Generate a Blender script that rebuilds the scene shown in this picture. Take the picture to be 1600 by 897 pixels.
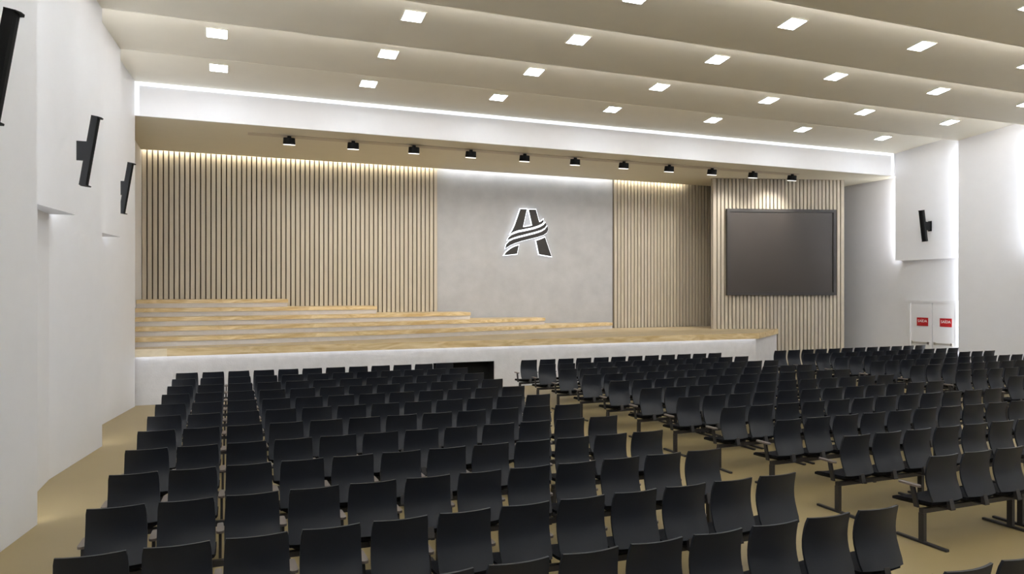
import bpy, math, random
from mathutils import Vector, Matrix
from mathutils.geometry import tessellate_polygon

for o in list(bpy.data.objects):
    bpy.data.objects.remove(o)
scene = bpy.context.scene
col = scene.collection

# ------------------------------------------------------------------ camera
EYE = 2.62
T = 0.3739
FOC = 1122.58
cd = bpy.data.cameras.new('camera')
cam = bpy.data.objects.new('camera', cd)
col.objects.link(cam)
cam.location = (0, 0, EYE)
cam.rotation_euler = (math.pi / 2, 0, -T)
cd.sensor_width = 36
cd.lens = FOC / 1600 * 36
cd.shift_y = (455.72 - 448.5) / 1600
cd.clip_start = 0.05
scene.camera = cam

# ------------------------------------------------------------------ world, exposure
w = bpy.data.worlds.new('world')
scene.world = w
w.use_nodes = True
w.node_tree.nodes['Background'].inputs[0].default_value = (0.9, 0.92, 1.0, 1)
w.node_tree.nodes['Background'].inputs[1].default_value = 0.05
scene.view_settings.view_transform = 'Standard'
scene.view_settings.look = 'None'
scene.view_settings.gamma = 1
scene.view_settings.use_curve_mapping = False
scene.view_settings.exposure = 0.0

PANEL_E = 31.0      # ceiling light panels
HEAD_E = 1.05        # strips round the header
STAGE_E = 3.6       # strip under the stage nosing
COVE_E = 25.0        # strips hidden behind the ceiling steps
SLAT_E = 36.0        # strip over the slats
CONC_E = 17.0        # strip over the grey wall
WALL_E = 9.0        # vertical strips in the right wall
LOGO_E = 1.5
SPOT_W = 130.0

random.seed(4)

# ------------------------------------------------------------------ materials
def new_mat(name):
    m = bpy.data.materials.new(name)
    m.use_nodes = True
    return m, m.node_tree, m.node_tree.nodes['Principled BSDF']

def paint(name, c, rough=0.6, var=0.04, scale=3.0, bump=0.0, bscale=60, metal=0.0, spec=0.5, coat=0.0):
    m, nt, b = new_mat(name)
    tc = nt.nodes.new('ShaderNodeTexCoord')
    n = nt.nodes.new('ShaderNodeTexNoise')
    n.inputs['Scale'].default_value = scale
    n.inputs['Detail'].default_value = 5
    r = nt.nodes.new('ShaderNodeValToRGB')
    r.color_ramp.elements[0].position = 0.3
    r.color_ramp.elements[1].position = 0.7
    r.color_ramp.elements[0].color = tuple(max(0, x * (1 - var)) for x in c) + (1,)
    r.color_ramp.elements[1].color = tuple(min(1, x * (1 + var)) for x in c) + (1,)
    nt.links.new(tc.outputs['Object'], n.inputs['Vector'])
    nt.links.new(n.outputs['Fac'], r.inputs[0])
    nt.links.new(r.outputs[0], b.inputs['Base Color'])
    b.inputs['Roughness'].default_value = rough
    b.inputs['Metallic'].default_value = metal
    b.inputs['Specular IOR Level'].default_value = spec
    b.inputs['Coat Weight'].default_value = coat
    if bump:
        n2 = nt.nodes.new('ShaderNodeTexNoise')
        n2.inputs['Scale'].default_value = bscale
        n2.inputs['Detail'].default_value = 4
        bp = nt.nodes.new('ShaderNodeBump')
        bp.inputs['Strength'].default_value = bump
        bp.inputs['Distance'].default_value = 0.01
        nt.links.new(tc.outputs['Object'], n2.inputs['Vector'])
        nt.links.new(n2.outputs['Fac'], bp.inputs['Height'])
        nt.links.new(bp.outputs[0], b.inputs['Normal'])
    return m

def emit(name, c, s):
    m, nt, b = new_mat(name)
    b.inputs['Base Color'].default_value = (*c, 1)
    b.inputs['Emission Color'].default_value = (*c, 1)
    b.inputs['Emission Strength'].default_value = s
    return m

def wood(name, c1, c2, sc=(1.2, 8, 8), rough=0.5, dist=2.0):
    m, nt, b = new_mat(name)
    tc = nt.nodes.new('ShaderNodeTexCoord')
    mp = nt.nodes.new('ShaderNodeMapping')
    mp.inputs['Scale'].default_value = sc
    n = nt.nodes.new('ShaderNodeTexNoise')
    n.inputs['Scale'].default_value = 1.0
    n.inputs['Detail'].default_value = 8
    n.inputs['Distortion'].default_value = dist
    r = nt.nodes.new('ShaderNodeValToRGB')
    r.color_ramp.elements[0].position = 0.35
    r.color_ramp.elements[1].position = 0.65
    r.color_ramp.elements[0].color = (*c1, 1)
    r.color_ramp.elements[1].color = (*c2, 1)
    nt.links.new(tc.outputs['Object'], mp.inputs[0])
    nt.links.new(mp.outputs[0], n.inputs['Vector'])
    nt.links.new(n.outputs['Fac'], r.inputs[0])
    nt.links.new(r.outputs[0], b.inputs['Base Color'])
    b.inputs['Roughness'].default_value = rough
    return m

M = {}
M['wall'] = paint('white_wall_paint', (0.845, 0.84, 0.86), 0.55, 0.01)
M['ceil'] = paint('beige_ceiling_paint', (0.80, 0.755, 0.645), 0.6, 0.01)
M['soffit'] = paint('stage_ceiling_paint', (0.77, 0.72, 0.58), 0.6, 0.01)
M['floor'] = paint('beige_floor', (0.305, 0.233, 0.110), 0.42, 0.03, 0.8)
M['concrete'] = paint('grey_concrete_render', (0.385, 0.385, 0.39), 0.8, 0.07, 2.2, 0.3, 30)
M['stagewhite'] = paint('white_rendered_plaster', (0.61, 0.60, 0.605), 0.8, 0.05, 5, 0.4, 40)
M['riser'] = paint('grey_tier_riser', (0.51, 0.475, 0.445), 0.7, 0.05, 5)
M['slat'] = wood('slat_timber', (0.44, 0.385, 0.295), (0.465, 0.41, 0.32), (14, 14, 0.3), 0.5, 1.0)
M['slatback'] = paint('dark_slat_backing', (0.075, 0.055, 0.033), 0.8, 0.1)
M['trimwood'] = wood('golden_timber', (0.50, 0.35, 0.16), (0.72, 0.58, 0.35), (0.9, 5, 5), 0.45, 2.0)
M['palewood'] = wood('pale_timber', (0.68, 0.58, 0.40), (0.78, 0.68, 0.50), (2, 6, 6), 0.45, 1.0)
M['deck'] = wood('stage_deck_timber', (0.46, 0.36, 0.22), (0.58, 0.47, 0.30), (0.8, 5, 2), 0.5, 0.6)
M['chair'] = paint('black_navy_plastic', (0.0095, 0.0120, 0.0185), 0.46, 0.06, 4, spec=0.42)
M['fabric'] = paint('black_seat_fabric', (0.007, 0.007, 0.009), 0.85, 0.1, 20, 0.2, 300, spec=0.12)
M['pad'] = paint('brown_grey_armrest', (0.16, 0.13, 0.115), 0.45, 0.05)
M['steel'] = paint('charcoal_steel', (0.035, 0.032, 0.032), 0.45, 0.05, metal=0.3)
M['black'] = paint('black_speaker_metal', (0.006, 0.006, 0.006), 0.6, 0.05, 8, spec=0.15)
M['grille'] = paint('black_speaker_grille', (0.008, 0.008, 0.008), 0.7, 0.15, 90, 0.3, 200, spec=0.15)
M['screen'] = paint('dark_display_glass', (0.036, 0.028, 0.023), 0.36, 0.03, 1.0)
M['bezel'] = paint('dark_bezel', (0.030, 0.026, 0.024), 0.5, 0.05)
M['void'] = paint('black_opening', (0.004, 0.004, 0.004), 0.9, 0.0)
M['logo'] = paint('dark_bronze_letter', (0.018, 0.015, 0.013), 0.6, 0.05)
M['red'] = paint('red_sign', (0.48, 0.010, 0.014), 0.5, 0.05)
M['signwhite'] = paint('white_lettering', (0.85, 0.80, 0.78), 0.5, 0.0)
M['doorp'] = paint('white_door_paint', (0.80, 0.79, 0.80), 0.45, 0.01)
M['handle'] = paint('brass_grey_metal', (0.50, 0.47, 0.42), 0.4, 0.05, metal=0.3)
M['lampwhite'] = paint('white_lamp_trim', (0.82, 0.82, 0.84), 0.5, 0.0)
M['track'] = paint('brown_grey_track', (0.60, 0.53, 0.43), 0.6, 0.0)
M['panel_e'] = emit('ceiling_panel_glow', (0.80, 0.90, 1.0), PANEL_E)
M['head_e'] = emit('header_strip_glow', (0.88, 0.93, 1.0), HEAD_E)
M['stage_e'] = emit('stage_strip_glow', (0.88, 0.92, 1.0), STAGE_E)
M['cove_e'] = emit('cove_strip_glow', (0.97, 0.97, 1.0), COVE_E)
M['slat_e'] = emit('slat_strip_glow', (1.0, 0.95, 0.83), SLAT_E)
M['conc_e'] = emit('wall_washer_glow', (0.92, 0.95, 1.0), CONC_E)
M['wall_e'] = emit('wall_strip_glow', (0.88, 0.93, 1.0), WALL_E)
M['corner_e'] = emit('stage_corner_strip_glow', (0.95, 0.96, 1.0), WALL_E * 1.3)
M['wallw_e'] = emit('left_wall_strip_glow', (0.92, 0.95, 1.0), WALL_E * 0.85)
M['logo_e'] = emit('logo_glow', (0.90, 0.94, 1.0), LOGO_E)
M['spot_e'] = emit('spot_lens_glow', (1.0, 0.96, 0.90), 1.6)

# ------------------------------------------------------------------ mesh helpers
class MB:
    def __init__(s):
        s.v = []; s.f = []
    def add(s, vs, fs):
        n = len(s.v)
        s.v += [tuple(p) for p in vs]
        s.f += [tuple(i + n for i in f) for f in fs]
        return s
    def box(s, x0, x1, y0, y1, z0, z1):
        vs = [(x0, y0, z0), (x1, y0, z0), (x1, y1, z0), (x0, y1, z0), (x0, y0, z1), (x1, y0, z1), (x1, y1, z1), (x0, y1, z1)]
        return s.add(vs, [(0, 3, 2, 1), (4, 5, 6, 7), (0, 1, 5, 4), (1, 2, 6, 5), (2, 3, 7, 6), (3, 0, 4, 7)])
    def hull8(s, b, t):     # bottom quad, top quad (ccw from above)
        return s.add(list(b) + list(t), [(0, 3, 2, 1), (4, 5, 6, 7), (0, 1, 5, 4), (1, 2, 6, 5), (2, 3, 7, 6), (3, 0, 4, 7)])
    def prism(s, pts, z0, z1):   # xy polygon extruded in z
        n = len(pts)
        a = sum(pts[i][0] * pts[(i + 1) % n][1] - pts[(i + 1) % n][0] * pts[i][1] for i in range(n))
        if a < 0:
            pts = pts[::-1]
        tri = tessellate_polygon([[Vector((p[0], p[1], 0)) for p in pts]])
        vs = [(p[0], p[1], z0) for p in pts] + [(p[0], p[1], z1) for p in pts]
        fs = []
        for t in tri:
            A, B, C_ = (Vector(pts[i]) for i in t)
            ccw = (B - A).cross(C_ - A) > 0
            t2 = t if ccw else (t[0], t[2], t[1])
            fs.append(tuple(i + n for i in t2))
            fs.append((t2[0], t2[2], t2[1]))
        for i in range(n):
            j = (i + 1) % n
            fs.append((i, j, j + n, i + n))
        return s.add(vs, fs)
    def cyl(s, c, r, h, n=20, r2=None):
        r2 = r if r2 is None else r2
        vs = [(c[0] + r * math.cos(2 * math.pi * i / n), c[1] + r * math.sin(2 * math.pi * i / n), c[2]) for i in range(n)]
        vs += [(c[0] + r2 * math.cos(2 * math.pi * i / n), c[1] + r2 * math.sin(2 * math.pi * i / n), c[2] + h) for i in range(n)]
        return s.add(vs, [tuple(range(n))[::-1], tuple(range(n, 2 * n))] + [(i, (i + 1) % n, (i + 1) % n + n, i + n) for i in range(n)])
    def xform(s, m):
        s.v = [tuple(m @ Vector(p)) for p in s.v]
        return s
    def build(s, name, mat, parent=None, smooth=False, bevel=0.0):
        me = bpy.data.meshes.new(name)
        me.from_pydata(s.v, [], s.f)
        me.materials.append(mat)
        if smooth:
            for p in me.polygons:
                p.use_smooth = True
            me.set_sharp_from_angle(angle=math.radians(38))
        me.update()
        o = bpy.data.objects.new(name, me)
        col.objects.link(o)
        if parent:
            o.parent = parent
        if bevel:
            b = o.modifiers.new('bevel', 'BEVEL')
            b.width = bevel; b.segments = 2; b.limit_method = 'ANGLE'
        return o

def empty(name, loc=(0, 0, 0), rz=0.0):
    o = bpy.data.objects.new(name, None)
    o.empty_display_size = 0.1
    col.objects.link(o)
    o.location = loc
    o.rotation_euler = (0, 0, rz)
    return o

def tag(o, label=None, cat=None, group=None, kind=None):
    if label: o['label'] = label
    if cat: o['category'] = cat
    if group: o['group'] = group
    if kind: o['kind'] = kind
    return o

def struct(o, label=None):
    o['kind'] = 'structure'
    if label: o['label'] = label
    return o

ORD = ['first', 'second', 'third', 'fourth', 'fifth', 'sixth', 'seventh', 'eighth', 'ninth', 'tenth', 'eleventh', 'twelfth', 'thirteenth', 'fourteenth']

# ------------------------------------------------------------------ room shell
YB = -9.0                 # wall behind the camera
YS = 18.4                 # stage front and header plane
YW = 23.0                 # wall at the back of the stage
ZC = 7.42                 # lower edge of each ceiling step
SL = 0.125                # ceiling slope
LT, LR = -2.02, -2.35     # left wall: tips, recess
RT, RR = 21.55, 21.89     # right wall: tips, recess
STEPS = [18.4, 16.08]
while STEPS[-1] > YB:
    STEPS.append(STEPS[-1] - 2.2)

struct(MB().box(-3.2, 22.8, YB - 0.3, 23.4, -0.2, 0).build('floor', M['floor']), 'beige hall floor')

cm = MB()
cove = MB()
for i in range(len(STEPS) - 1):
    yf, yn = STEPS[i], STEPS[i + 1]
    zn = ZC + SL * (yf - yn)
    x0, x1 = -2.6, 22.2
    cm.hull8([(x0, yn, zn), (x1, yn, zn), (x1, yf, ZC), (x0, yf, ZC)],
             [(x0, yn, zn + 0.05), (x1, yn, zn + 0.05), (x1, yf, ZC + 0.05), (x0, yf, ZC + 0.05)])
    if i:
        zt = ZC + SL * (STEPS[i - 1] - yf)
        cm.box(x0, x1, yf - 0.03, yf, ZC, zt + 0.05)
        if i == 1:
            cm.box(LT + 0.1, RT - 0.1, yf + 0.042, yf + 0.050, ZC + 0.03, ZC + 0.086)  # unseen lip added to shield the header from the first cove strip
        cm.box(LT + 0.1, RT - 0.1, yf, yf + 0.050, ZC + 0.03, ZC + 0.045)
        cove.box(LT + 0.1, RT - 0.1, yf + 0.002, yf + 0.04, ZC + 0.05, ZC + 0.085)
struct(cm.build('ceiling', M['ceil']), 'stepped beige hall ceiling')
co = cove.build('trim_1', M['cove_e'])
struct(co, 'hidden light strips behind the ceiling steps')

struct(MB().box(-3.2, 22.8, YB - 0.3, YB, 0, 9).build('wall_rear', M['wall']))

# sawtooth side walls, bay by bay; full[i] = panel reaches the floor
ZSOF = 3.70
def side_wall(name, tip, rec, full_par, out):
    mb = MB()
    for i in range(len(STEPS) - 1):
        yf, yn = STEPS[i], STEPS[i + 1]
        z0 = 0 if i % 2 == full_par else ZSOF
        mb.prism([(rec, yn), (tip, yf), (rec, yf)] if i % 2 != 9 else [], z0, 8.3)
    mb.box(min(rec, out), max(rec, out), YB, YS, 0, 8.3)
    return struct(mb.build(name, M['wall']))
side_wall('wall_left', LT, LR, 0, -2.9)
side_wall('wall_right', RT, RR, 1, 22.4)

# stage side walls, back wall, ceiling
struct(MB().box(-2.9, LR, YS, 23.3, 0, 8.3).build('wall_stage_left', M['wall']))
struct(MB().box(RR, 22.4, YS, 23.3, 0, 8.3).build('wall_stage_right', M['wall']))
struct(MB().box(LR, RR, YW, 23.3, 0, 8.3).build('wall_back', M['concrete']), 'grey rendered wall behind the stage')
ZST = 6.64
sm = MB().box(LR, RR, YS + 0.05, 22.72, ZST, ZST + 0.06)
struct(sm.build('ceiling_stage', M['soffit']), 'lower beige ceiling over the stage')
# slot above the slats
struct(MB().box(LR, RR, 22.70, 22.72, ZST + 0.06, 6.92).box(LR, RR, 22.70, YW, 6.92, 6.97).build('trim_2', M['soffit']))
struct(MB().box(LR + 0.02, 6.30, 22.72, 22.735, 6.74, 6.79).box(12.99, 15.90, 22.72, 22.735, 6.74, 6.79).build('trim_3', M['slat_e']), 'warm light strip hidden above the slats')
struct(MB().box(6.45, 12.88, 22.72, 22.735, 6.72, 6.80).build('trim_4', M['conc_e']), 'white light strip hidden above the grey wall')

# header
HX0, HX1 = LT - 0.01, RT - 0.10
hd = MB().box(LR, RR, YS, YS + 0.05, ZST, 8.3)
struct(hd.build('wall_header', M['wall']), 'white header band above the stage')
struct(MB().box(HX0 + 0.09, HX1 - 0.09, YS - 0.02, YS, ZC - 0.085, ZC - 0.005)
       .box(HX0, HX0 + 0.09, YS - 0.02, YS, ZST + 0.02, ZC - 0.005)
       .box(HX1 - 0.09, HX1, YS - 0.02, YS, ZST + 0.02, ZC - 0.005).build('trim_5', M['head_e']), 'white light strip round the header band')

# vertical strips behind the right wall tips
vs_ = MB()
for i in (1, 2):
    y = STEPS[i]
    vs_.box(RT + 0.05, RT + 0.22, y + 0.004, y + 0.02, 0.1 if i % 2 else ZSOF + 0.05, ZC - 0.1)
struct(vs_.build('trim_6', M['wall_e']), 'upright light strips behind the right wall panels')
struct(MB().box(RT + 0.04, RT + 0.26, YS + 0.004, YS + 0.014, 3.75, 6.6).build('trim_7', M['corner_e']))

vl = MB()
for i in (1, 2, 3, 4):
    vl.box(LT - 0.22, LT - 0.05, STEPS[i] + 0.004, STEPS[i] + 0.02, ZSOF + 0.05 if i % 2 else 0.1, ZC - 0.1)
struct(vl.build('trim_9', M['wallw_e']), 'upright light strips hidden behind the left wall panels')

# ------------------------------------------------------------------ stage
ZT = 1.30
SC = (15.66, YS)               # front right corner
SE = (18.19, 20.37)            # where the side meets the slatted column
stage = empty('stage', (0, YS, 0))
tag(stage, 'raised white stage platform with golden timber edge along the front', 'stage')
def rel(mb, base):
    return mb.xform(Matrix.Translation(-Vector(base)))
SB = (0, YS, 0)
ins = 0.11
d = Vector((SE[0] - SC[0], SE[1] - SC[1])).normalized()
nrm = Vector((d.y, -d.x))
LS = LR + 0.012
BACK = [(15.90, 21.045), (17.25, 22.5), (17.25, 22.85)]
HXa, HXb, HZ = 5.02, 6.72, 0.72
# plaster body, with the black opening left free
rel(MB().prism([(LS, YS + ins), (HXa, YS + ins), (HXa, 22.85), (LS, 22.85)], 0, 1.14)
    .prism([(HXa, YS + ins), (HXb, YS + ins), (HXb, 22.85), (HXa, 22.85)], HZ, 1.14)
    .prism([(HXb, YS + ins), (SC[0] - 0.03, YS + ins), (SE[0] - 0.07, SE[1] + 0.005)] + BACK + [(HXb, 22.85)], 0, 1.14), SB).build('platform_body', M['stagewhite'], stage)
rel(MB().box(HXa + 0.02, HXb - 0.02, YS + 0.5, YS + 0.55, 0.0, HZ - 0.02).box(HXa, HXa + 0.02, YS + 0.07, YS + 0.55, 0, HZ).box(HXb - 0.02, HXb, YS + 0.07, YS + 0.55, 0, HZ)
    .box(HXa, HXb, YS + 0.07, YS + 0.55, HZ - 0.02, HZ), SB).build('black_opening_lining', M['void'], stage)
rel(MB().prism([(LS, YS + 0.02), (SC[0], YS + 0.02), (SE[0] - 0.02, SE[1])] + BACK + [(LS, 22.85)], 1.14, ZT), SB).build('deck', M['deck'], stage)
rel(MB().box(-1.36, SC[0], YS, YS + 0.02, 1.122, ZT), SB).build('front_nosing', M['trimwood'], stage)
pn = rel(MB().box(LT - 0.01, -1.36, YS, YS + 0.02, 1.122, ZT), SB).build('front_nosing', M['palewood'], stage)
pn['label'] = 'pale timber piece at the left end'
p0 = Vector(SC); p1 = Vector(SE)
rel(MB().prism([tuple(p0 + nrm * 0.0), tuple(p1), tuple(p1 - nrm * 0.02 + d * 0.0), tuple(p0 - nrm * 0.02)], 1.122, ZT), SB).build('side_nosing', M['trimwood'], stage)
rel(MB().box(LT, SC[0] - 0.05, YS + 0.03, YS + 0.09, 1.130, 1.139), SB).build('light_strip', M['stage_e'], stage)

# choir tiers
def y1(x):
    return 19.1 + 0.0667 * (x + 2) + 0.0111 * (x + 2) ** 2
ENDS = [12.62, 9.83, 7.14, 4.13, 1.56]
for k in range(5):
    zt = ZT + 0.22 * (k + 1)
    n = 24
    xe = ENDS[k]
    off = 0.62 * k
    xs = [LS + (xe - LS) * i / n for i in range(n + 1)]
    fr = [(x, y1(x) + off) for x in xs]
    z0 = ZT + 0.22 * k
    t = empty('choir_tier', (LR + 0.5, fr[0][1], z0))
    base = (LR + 0.5, fr[0][1], z0)
    nm = ['lowest and longest', 'second lowest', 'middle', 'second highest', 'topmost and shortest'][k]
    tag(t, 'curved timber-topped riser step at left of stage, %s of five' % nm, 'riser step', 'stepped tiers on the stage')
    rel(MB().prism(fr + [(xe, 22.88), (LS, 22.88)], z0, zt - 0.10), base).build('riser', M['riser'], t)
    nose = [(x, y - 0.02) for x, y in fr[:-1]] + [(xe + 0.02, fr[-1][1] - 0.02)]
    rel(MB().prism(nose + [(xe + 0.02, 22.88), (LS, 22.88)], zt - 0.10, zt), base).build('tread', M['trimwood'], t)

# ------------------------------------------------------------------ slatted wall panels
PITCH = 0.14
def slats(name, x0, x1, z0, z1, y, label, depth=0.10):
    r = empty(name, ((x0 + x1) / 2, y, z0))
    base = ((x0 + x1) / 2, y, z0)
    tag(r, label, 'wall panel', 'timber slat wall panels')
    rel(MB().box(x0, x1, y - 0.03, y, z0, z1), base).build('backing_board', M['slatback'], r)
    mb = MB()
    n = int(round((x1 - x0) / PITCH))
    pp = (x1 - x0) / n
    for i in range(n):
        mb.box(x0 + i * pp + 0.018, x0 + (i + 1) * pp - 0.018, y - depth, y - 0.03, z0, z1)
    rel(mb, base).build('slats', M['slat'], r)
    return r
slats('slat_panel', LR + 0.001, 6.36, ZT, 6.90, YW - 0.002, 'wide timber slat wall panel left of the grey wall behind the stage')
slats('slat_panel', 12.96, 17.6, ZT, 6.90, YW - 0.002, 'shaded timber slat wall panel right of the grey wall behind the stage')

# angled slatted column with the screen
CA = Vector((15.91, 21.06)); CB = Vector((20.56, 19.69))
cdv = (CB - CA); CL = cdv.length; cdv.normalize()
crz = math.atan2(cdv.y, cdv.x)
colm = empty('slatted_pier', (CA.x, CA.y, 0), crz)
tag(colm, 'angled timber slat clad pier at the right end of the stage', 'wall panel')
def cloc(mb_pts_world):     # world xy -> pier local
    out = []
    for p in mb_pts_world:
        v = Vector(p) - CA
        out.append((v.dot(cdv), v.dot(Vector((-cdv.y, cdv.x)))))
    return out
core = [(0.0, 0.10)] + [(CL, 0.10)] + cloc([(20.56 + 0.35, 22.6), (17.35, 22.6)])
MB().prism(core, 0, ZST - 0.005).build('core', M['slatback'], colm)
mb = MB()
n = int(round(CL / PITCH)); pp = CL / n
for i in range(n):
    mb.box(i * pp + (0.018 if i else 0), (i + 1) * pp - (0.018 if i < n - 1 else 0), 0, 0.10, 0.0, ZST - 0.005)
# slats round the left return of the pier
a = Vector(core[0]); b_ = Vector(core[3]); L2 = (b_ - a).length; dd = (b_ - a).normalized(); n2 = Vector((-dd.y, dd.x))
k2 = int(L2 / PITCH)
for i in range(k2):
    q0 = a + dd * (i * PITCH + 0.018); q1 = a + dd * ((i + 1) * PITCH - 0.018)
    mb.prism([tuple(q0), tuple(q1), tuple(q1 + n2 * 0.04), tuple(q0 + n2 * 0.04)], ZT, ZST - 0.005)
mb.build('slats', M['slat'], colm)

# screen on the pier
def on_pier(u):
    k = (u - 800) / FOC; c, s = math.cos(T), math.sin(T)
    ax, ay = k * c + s, c - k * s
    z = (CA.y - cdv.y / cdv.x * CA.x) / (ay - cdv.y / cdv.x * ax)
    return (Vector((ax * z, ay * z)) - CA).dot(cdv)
sx0, sx1 = on_pier(1134), on_pier(1304)
sz0, sz1 = 2.49, 5.55
scr = empty('wall_screen', (CA.x + cdv.x * (sx0 + sx1) / 2, CA.y + cdv.y * (sx0 + sx1) / 2, sz0), crz)
tag(scr, 'large blank dark screen with dark frame mounted on the slatted pier', 'screen')
W = (sx1 - sx0) / 2; Hh = sz1 - sz0; fw = 0.11
MB().box(-W, W, -0.13, -0.001, 0, fw).box(-W, W, -0.13, -0.001, Hh - fw, Hh).box(-W, -W + fw, -0.13, -0.001, fw, Hh - fw).box(W - fw, W, -0.13, -0.001, fw, Hh - fw).build('frame', M['bezel'], scr)
MB().box(-W + fw, W - fw, -0.09, -0.002, fw, Hh - fw).build('display', M['screen'], scr)

# ------------------------------------------------------------------ logo
def logo_pt(cx, cy, Y):
    u = 760 + cx / 8.154; v = 310 + cy / 8.154
    k = (u - 800) / FOC; c, s = math.cos(T), math.sin(T)
    zc = Y / (c - k * s)
    return (zc * (k * c + s), EYE - (v - 455.72) * zc / FOC)
PIECES = [
    [(430, 138), (510, 140), (460, 368), (520, 360), (582, 345), (537, 143), (625, 145), (668, 305), (700, 290), (722, 270), (724, 300), (700, 327), (650, 350), (580, 372), (470, 395), (400, 408), (340, 430), (298, 454), (330, 405), (360, 340)],
    [(268, 530), (285, 500), (320, 470), (400, 440), (500, 420), (600, 398), (680, 370), (730, 340), (748, 316), (754, 345), (735, 374), (690, 400), (600, 427), (500, 452), (400, 478), (330, 500), (295, 515)],
    [(240, 635), (255, 590), (290, 552), (340, 527), (420, 505), (520, 480), (620, 455), (700, 428), (745, 400), (770, 362), (777, 400), (762, 435), (720, 465), (640, 490), (540, 515), (440, 540), (350, 570), (290, 597), (258, 620)],
    [(222, 725), (250, 685), (300, 645), (350, 617), (408, 598), (385, 707)],
    [(632, 540), (700, 517), (742, 498), (825, 740), (668, 712)],
]
LY = 22.90
LC = (9.6, 3.85)
lg = empty('wall_logo', (LC[0], LY, LC[1]))
tag(lg, 'backlit dark letter A emblem with three swooshes on the grey wall', 'logo sign')
def zprism(poly, y0, y1):
    # polygon in x,z -> extruded along y, local to logo centre
    mbb = MB().prism([(p[0] - LC[0], p[1] - LC[1]) for p in poly], -(y1 - LY), -(y0 - LY))
    mbb.v = [(x, -z, y) for x, y, z in mbb.v]
    return mbb
def offset(poly, dd_):
    n = len(poly)
    ar = sum(poly[i][0] * poly[(i + 1) % n][1] - poly[(i + 1) % n][0] * poly[i][1] for i in range(n))
    sg = 1 if ar > 0 else -1
    out = []
    for i in range(n):
        p, q, r = Vector(poly[i - 1]), Vector(poly[i]), Vector(poly[(i + 1) % n])
        e1 = (q - p).normalized(); e2 = (r - q).normalized()
        n1 = Vector((e1.y, -e1.x)) * sg; nn2 = Vector((e2.y, -e2.x)) * sg
        bb = (n1 + nn2)
        if bb.length < 0.2: bb = n1
        bb.normalize()
        out.append(tuple(q + bb * dd_ / max(0.6, bb.dot(n1))))
    return out
for pi_, pc in enumerate(PIECES):
    poly = [logo_pt(x, y, LY) for x, y in pc]
    zprism(offset(poly, 0.012 if pi_ in (1, 2) else 0.0), LY - 0.04, LY - 0.01).build(['letter_stroke', 'swoosh', 'swoosh', 'letter_stroke', 'letter_stroke'][pi_], M['logo'], lg)
    zprism(offset(poly, 0.028), LY - 0.008 + 0.002 * pi_, LY + 0.02).build('backlight', M['logo_e'], lg)

# ------------------------------------------------------------------ doors on the right
XD = RR
def z_at(u, v, X):
    k = (u - 800) / FOC; c, s = math.cos(T), math.sin(T)
    zc = X / (k * c + s)
    return zc * (c - k * s), EYE - (v - 455.72) * zc / FOC
yA = z_at(1424, 473, XD)[0]; yB = z_at(1494, 475, XD)[0]
zD = 2.24
fr = MB()
fr.box(XD - 0.05, XD, yB - 0.09, yB, 0, zD + 0.09).box(XD - 0.05, XD, yA, yA + 0.09, 0, zD + 0.09).box(XD - 0.05, XD, yB, yA, zD, zD + 0.09)
struct(fr.build('trim_8', M['doorp']), 'white door frame in the right wall')
ym = (yA + yB) / 2
for i, (a_, b2, un) in enumerate(((ym + 0.012, yA - 0.005, (1432, 1451)), (yB + 0.005, ym - 0.012, (1468, 1488)))):
    dr = MB().box(XD - 0.035, XD - 0.001, a_, b2, 0.005, zD - 0.005).build('door_%d' % (i + 1), M['doorp'])
    struct(dr, 'white door leaf with red sign in the right wall')
    MB().box(XD - 0.10, XD - 0.075, a_ + 0.08, b2 - 0.08, 0.86, 0.92).box(XD - 0.10, XD - 0.035, a_ + 0.08, a_ + 0.13, 0.84, 0.94).box(XD - 0.10, XD - 0.035, b2 - 0.13, b2 - 0.08, 0.84, 0.94).build('push_bar', M['handle'], dr)
    yc = (z_at(un[0], 500, XD - 0.04)[0] + z_at(un[1], 500, XD - 0.04)[0]) / 2
    sg = empty('exit_sign', (XD - 0.036, yc, 1.46))
    tag(sg, 'small red exit sign with white lettering on the %s door leaf' % ('left' if i == 0 else 'right'), 'sign', 'red signs on the double door')
    MB().box(-0.012, 0, -0.21, 0.21, 0, 0.28).build('sign_plate', M['red'], sg)
    cu = bpy.data.curves.new('lettering', 'FONT')
    cu.body = 'SAÍDA'; cu.size = 0.125; cu.align_x = 'CENTER'; cu.extrude = 0.002
    cu.materials.append(M['signwhite'])
    to = bpy.data.objects.new('lettering', cu); col.objects.link(to)
    dg = bpy.context.evaluated_depsgraph_get()
    me = bpy.data.meshes.new_from_object(to.evaluated_get(dg))
    bpy.data.objects.remove(to)
    to = bpy.data.objects.new('lettering', me); col.objects.link(to)
    to.parent = sg; to.location = (-0.014, 0, 0.125); to.rotation_euler = (math.pi / 2, 0, -math.pi / 2)

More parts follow.
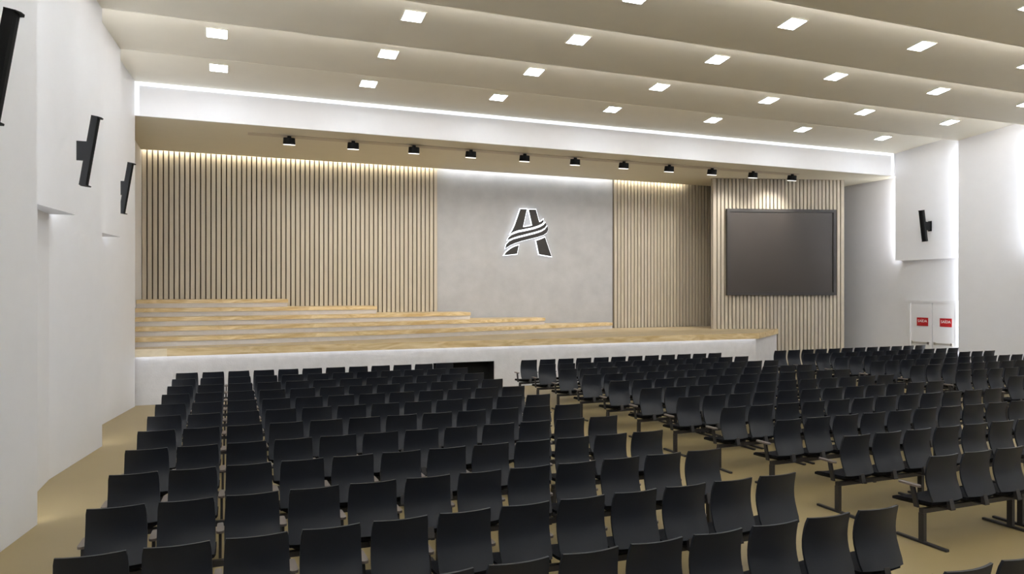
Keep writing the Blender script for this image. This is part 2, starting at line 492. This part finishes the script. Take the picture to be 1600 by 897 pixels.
# ------------------------------------------------------------------ ceiling light panels
LXP = 3.30
lx0 = -0.235
S2 = 0.18
def make_light():
    r = empty('ceiling_light')
    t_ = 0.02
    MB().box(-S2 - t_, S2 + t_, -S2 - t_, -S2, -0.012, 0.0).box(-S2 - t_, S2 + t_, S2, S2 + t_, -0.012, 0.0).box(-S2 - t_, -S2, -S2, S2, -0.012, 0.0).box(S2, S2 + t_, -S2, S2, -0.012, 0.0).build('frame', M['ceil'], r)
    MB().box(-S2, S2, -S2, S2, -0.010, 0.0).build('diffuser', M['panel_e'], r)
    return r
def copy_tree(o, parent=None):
    c = o.copy(); col.objects.link(c)
    if parent: c.parent = parent
    for ch in o.children:
        copy_tree(ch, c)
    return c
lights = []
proto = make_light()
first = True
LY0 = []
for i in range(len(STEPS) - 1):
    yf, yn = STEPS[i], STEPS[i + 1]
    yc = [17.17, 14.87, 12.66][i] if i < 3 else 12.66 - 2.2 * (i - 2)
    if yc < YB + 0.5: break
    for j in range(7):
        x = lx0 + LXP * j
        o = proto if first else copy_tree(proto)
        first = False
        o.location = (x, yc, ZC + SL * (yf - yc) - 0.002)
        o.rotation_euler = (-math.atan(SL), 0, 0)
        bay = ['nearest the stage', 'second from the stage', 'third from the stage', 'fourth from the stage'][i] if i < 4 else '%s from the stage' % ORD[i]
        tag(o, 'square recessed ceiling light, ceiling strip %s, %s from the left wall' % (bay, ORD[j]), 'ceiling light', 'square recessed ceiling lights')

# ------------------------------------------------------------------ track and spots over the stage
TY = 19.28
track = MB().box(0.42, 18.1, TY - 0.02, TY + 0.30, ZST - 0.014, ZST - 0.001).build('light_track', M['track'])
tag(track, 'long slim light track on the low ceiling over the stage', 'light track')
def make_spot():
    r = empty('stage_spotlight')
    n = 24
    MB().cyl((0, 0, -0.19), 0.155, 0.17, n, 0.145).cyl((0, 0, -0.02), 0.05, 0.045, 12).build('housing', M['black'], r, bevel=0.012)
    MB().cyl((0, 0, -0.205), 0.150, 0.014, n).build('lens', M['spot_e'], r)
    return r
sp = make_spot()
for j in range(11):
    u = [452, 552, 647, 736, 820, 899, 975, 1046, 1113, 1177, 1238][j]
    k = (u - 800) / FOC; c, s = math.cos(T), math.sin(T)
    zc = TY / (c - k * s)
    o = sp if j == 0 else copy_tree(sp)
    o.location = (zc * (k * c + s), TY, ZST - 0.045)
    o.rotation_euler = (math.radians(9), 0, 0)
    tag(o, 'round black spotlight on the track over the stage, %s from the left' % ORD[j], 'spotlight', 'black spotlights over the stage')
    l = bpy.data.lights.new('stage_spot_beam', 'SPOT')
    l.energy = SPOT_W; l.color = (1.0, 0.95, 0.88); l.spot_size = math.radians(80); l.spot_blend = 0.8; l.shadow_soft_size = 0.12
    lo = bpy.data.objects.new('stage_spot_beam', l); col.objects.link(lo)
    lo.parent = o; lo.location = (0, 0.0, -0.24); lo.rotation_euler = (math.radians(38), 0, 0)

# ------------------------------------------------------------------ column speakers
def make_speaker(tilt):
    # origin on the wall, +x towards the room; long box leaning out at the top
    r = empty('column_speaker')
    m = Matrix.Translation((0.33, 0, 0)) @ Matrix.Rotation(tilt, 4, 'Y')
    b = MB()
    pts = [(-0.05, -0.08), (0.035, -0.08), (0.052, -0.045), (0.058, 0.0), (0.052, 0.045), (0.035, 0.08), (-0.05, 0.08)]
    b.prism(pts, -0.51, 0.51).xform(m)
    b.build('cabinet', M['black'], r)
    MB().prism([(0.037, -0.076), (0.054, -0.045), (0.061, 0), (0.054, 0.045), (0.037, 0.076), (0.03, 0.0)], -0.50, 0.50).xform(m).build('grille', M['grille'], r)
    for s in (-1, 1):
        MB().prism([(-0.05, -0.085), (0.045, -0.085), (0.085, -0.055), (0.10, 0), (0.085, 0.055), (0.045, 0.085), (-0.05, 0.085)], s * 0.516 - 0.006, s * 0.516 + 0.006).xform(m).build('end_cap', M['black'], r)
    MB().box(0.0, 0.02, -0.06, 0.06, -0.17, 0.17).box(0.02, 0.30, -0.03, 0.03, -0.14, 0.14).build('wall_bracket', M['black'], r)
    return r
def lface(y):      # x of the left wall face at y
    for i in range(len(STEPS) - 1):
        if STEPS[i + 1] <= y <= STEPS[i]:
            return LR + (LT - LR) * (y - STEPS[i + 1]) / (STEPS[i] - STEPS[i + 1])
s0 = make_speaker(math.radians(8.8))
ang = math.atan((LT - LR) / 2.2)
SPK = [(16.45, 4.72, 'farthest'), (12.2, 4.70, 'middle'), (7.80, 4.67, 'nearest')]
for j, (y, z, nm) in enumerate(SPK):
    o = s0 if j == 0 else copy_tree(s0)
    o.location = (lface(y) + (0.005, 0.005, 0.004)[j], y, z)
    tag(o, 'slim black column speaker tilted off the left wall, the %s of three' % nm, 'speaker', 'black column speakers on the left wall')
o = copy_tree(s0)
yr = 17.2
o.location = (RT + (RR - RT) * (18.4 - yr) / 2.32 - 0.005, yr, 4.80)
o.rotation_euler = (0, 0, math.pi)
tag(o, 'slim black column speaker on the white panel above the double door', 'speaker')
del o['group']

# ------------------------------------------------------------------ chairs
K = 1.70
P = 0.2991 * K; Dr = 0.6562 * K; Y0 = 9.6891 * K
BX = [-0.6176 * K, 3.9526 * K, 8.585 * K]
CW = 0.418
TOP = 0.92

def back_mesh():
    nx, nz = 8, 10
    v = []
    def prof(z):
        t = (TOP - z) / 0.46
        return [0.0, 0.016, 0.028, 0.036, 0.040, 0.038, 0.030, 0.016, 0.0, -0.018, -0.036][int(round(t * 10))]
    zs = [TOP - 0.46 * i / nz for i in range(nz + 1)]
    for side in (0, 1):
        for iz, z in enumerate(zs):
            t = iz / nz
            hw = (CW + 0.012 * math.sin(math.pi * min(1, t * 0.9)) + 0.018 * t) / 2
            if iz == 0: hw -= 0.006
            if iz == nz: hw -= 0.008
            for ix in range(nx + 1):
                q = -1 + 2 * ix / nx
                yy = prof(z) - 0.035 * (1 - q * q)
                th = 0.026 if 0 < ix < nx and 0 < iz < nz else 0.020
                v.append((q * hw, yy + (th if side else 0), z))
    f = []
    W_ = nx + 1; N = W_ * (nz + 1)
    for iz in range(nz):
        for ix in range(nx):
            a = iz * W_ + ix
            f.append((a + W_, a + W_ + 1, a + 1, a))
            b = a + N
            f.append((b, b + 1, b + W_ + 1, b + W_))
    rim = [ix for ix in range(nx)] + [iz * W_ + nx for iz in range(nz)] + [nz * W_ + ix for ix in range(nx, 0, -1)] + [iz * W_ for iz in range(nz, 0, -1)]
    for i in range(len(rim)):
        a, b = rim[i], rim[(i + 1) % len(rim)]
        f.append((a, b, b + N, a + N))
    m = MB(); m.add(v, f)
    return m

def seat_mesh():
    nx, ny = 6, 8
    v = []
    for side in (0, 1):
        for iy in range(ny + 1):
            t = iy / ny
            y = -0.01 + 0.47 * t
            z = 0.425 + 0.012 * math.cos(math.pi * 1.2 * t) - (0.03 * ((t - 0.8) / 0.2) ** 2 if t > 0.8 else 0)
            for ix in range(nx + 1):
                q = -1 + 2 * ix / nx
                hw = 0.222 - (0.012 if iy in (0, ny) else 0)
                zz = z + 0.012 * q * q
                th = 0.062 if 0 < ix < nx and 0 < iy < ny else 0.026
                v.append((q * hw, y, zz - (th if side else 0)))
    f = []
    W_ = nx + 1; N = W_ * (ny + 1)
    for iy in range(ny):
        for ix in range(nx):
            a = iy * W_ + ix
            f.append((a, a + 1, a + W_ + 1, a + W_))
            b = a + N
            f.append((b + W_, b + W_ + 1, b + 1, b))
    rim = [ix for ix in range(nx)] + [iy * W_ + nx for iy in range(ny)] + [ny * W_ + ix for ix in range(nx, 0, -1)] + [iy * W_ for iy in range(ny, 0, -1)]
    for i in range(len(rim)):
        a, b = rim[i], rim[(i + 1) % len(rim)]
        f.append((a + N, b + N, b, a))
    m = MB(); m.add(v, f)
    return m

def arm_mesh(x):
    m = MB()
    pts = []
    for i in range(7):
        a = math.pi * i / 6
        pts.append((x - 0.032 * math.cos(a), 0.115 - 0.035 * math.sin(a)))
    pts += [(x + 0.024, 0.32), (x + 0.014, 0.335), (x - 0.014, 0.335), (x - 0.024, 0.32)]
    m.prism(pts, 0.585, 0.605)
    return m
def arm_post(x):
    return MB().hull8([(x - 0.012, 0.10, 0.372), (x + 0.012, 0.10, 0.372), (x + 0.012, 0.15, 0.372), (x - 0.012, 0.15, 0.372)],
                      [(x - 0.012, 0.15, 0.585), (x + 0.012, 0.15, 0.585), (x + 0.012, 0.20, 0.585), (x - 0.012, 0.20, 0.585)])
def spine_mesh():
    m = MB()
    m.hull8([(-0.032, -0.095, 0.375), (0.032, -0.095, 0.375), (0.032, -0.055, 0.375), (-0.032, -0.055, 0.375)],
            [(-0.028, -0.068, 0.475), (0.028, -0.068, 0.475), (0.028, -0.03, 0.475), (-0.028, -0.03, 0.475)])
    m.box(-0.032, 0.032, -0.095, 0.10, 0.368, 0.385)
    return m

def make_chair():
    r = empty('auditorium_chair')
    back_mesh().build('backrest', M['chair'], r, smooth=True)
    seat_mesh().build('seat', M['fabric'], r, smooth=True)
    spine_mesh().build('back_bracket', M['steel'], r)
    a = arm_post(-P / 2 + 0.0).build('armrest', M['steel'], r)
    arm_mesh(-P / 2).build('arm_pad', M['pad'], a)
    return r
chair = make_chair()
def add_right_arm(o):
    a = arm_post(P / 2).build('armrest', M['steel'], o)
    arm_mesh(P / 2).build('arm_pad', M['pad'], a)

def make_beam():
    r = empty('seat_rail')
    x0, x1 = 0.0, 3 * P
    MB().box(x0 + 0.015, x1 - 0.10, 0.06, 0.11, 0.318, 0.366).build('rail', M['steel'], r)
    for x in (x0 + 0.035, x1 - 0.135):
        l = MB().box(x - 0.022, x + 0.022, 0.055, 0.115, 0.028, 0.318).build('leg', M['steel'], r)
        MB().box(x - 0.022, x + 0.022, -0.20, 0.40, 0.0, 0.028).build('foot', M['steel'], l, bevel=0.006)
    return r
beam = make_beam()

def inframe(x, y, z, m=30):
    zc = x * math.sin(T) + y * math.cos(T)
    if zc < 0.3: return False
    u = 800 + FOC * (x * math.cos(T) - y * math.sin(T)) / zc
    v = 455.72 - FOC * (z - EYE) / zc
    return -m < u < 1600 + m and v < 897 + m
cells = []
for b in range(3):
    for r in range(14):
        for c in range(12):
            x = BX[b] + CW / 2 + c * P
            y = Y0 - r * Dr
            if inframe(x, y, TOP, 45):
                cells.append((x * math.sin(T) + y * math.cos(T), b, r, c, x, y))
cells.sort()

near = cells[:300]; far = cells[300:]
BN = ['left', 'middle', 'right']
used = False
for zc, b, r, c, x, y in near:
    o = copy_tree(chair)
    o.location = (x, y, 0)
    if c == 11: add_right_arm(o)
    tag(o, 'black rail-mounted chair, %s block, %s row from the stage, %s from the left' % (BN[b], ORD[r], ORD[c]), 'chair', 'black chairs in the %s block' % BN[b])
if far:
    mb = MB()
    parts = [back_mesh(), seat_mesh(), spine_mesh(), arm_post(-P / 2), arm_mesh(-P / 2)]
    for zc, b, r, c, x, y in far:
        for p in parts:
            mb.add([(vx + x, vy + y, vz) for vx, vy, vz in p.v], p.f)
    fo = mb.build('distant_chairs', M['chair'])
    tag(fo, 'farthest black chairs at the right end of the right block, front rows', 'chairs', kind='stuff')
for ch in list(chair.children):
    for g in list(ch.children): bpy.data.objects.remove(g)
    bpy.data.objects.remove(ch)
bpy.data.objects.remove(chair)
done = set()
for zc, b, r, c, x, y in cells:
    done.add((b, r, c // 3))
for b, r, g in sorted(done):
    o = copy_tree(beam)
    o.location = (BX[b] + CW / 2 - P / 2 + g * 3 * P, Y0 - r * Dr, 0)
    tag(o, 'dark steel rail and legs under %s three chairs, %s block, %s row from stage' % (['leftmost', 'left-of-centre', 'right-of-centre', 'rightmost'][g], BN[b], ORD[r]), 'seat rail', 'steel rails under the %s block' % BN[b], 'thing')
for ch in list(beam.children):
    for g in list(ch.children): bpy.data.objects.remove(g)
    bpy.data.objects.remove(ch)
bpy.data.objects.remove(beam)
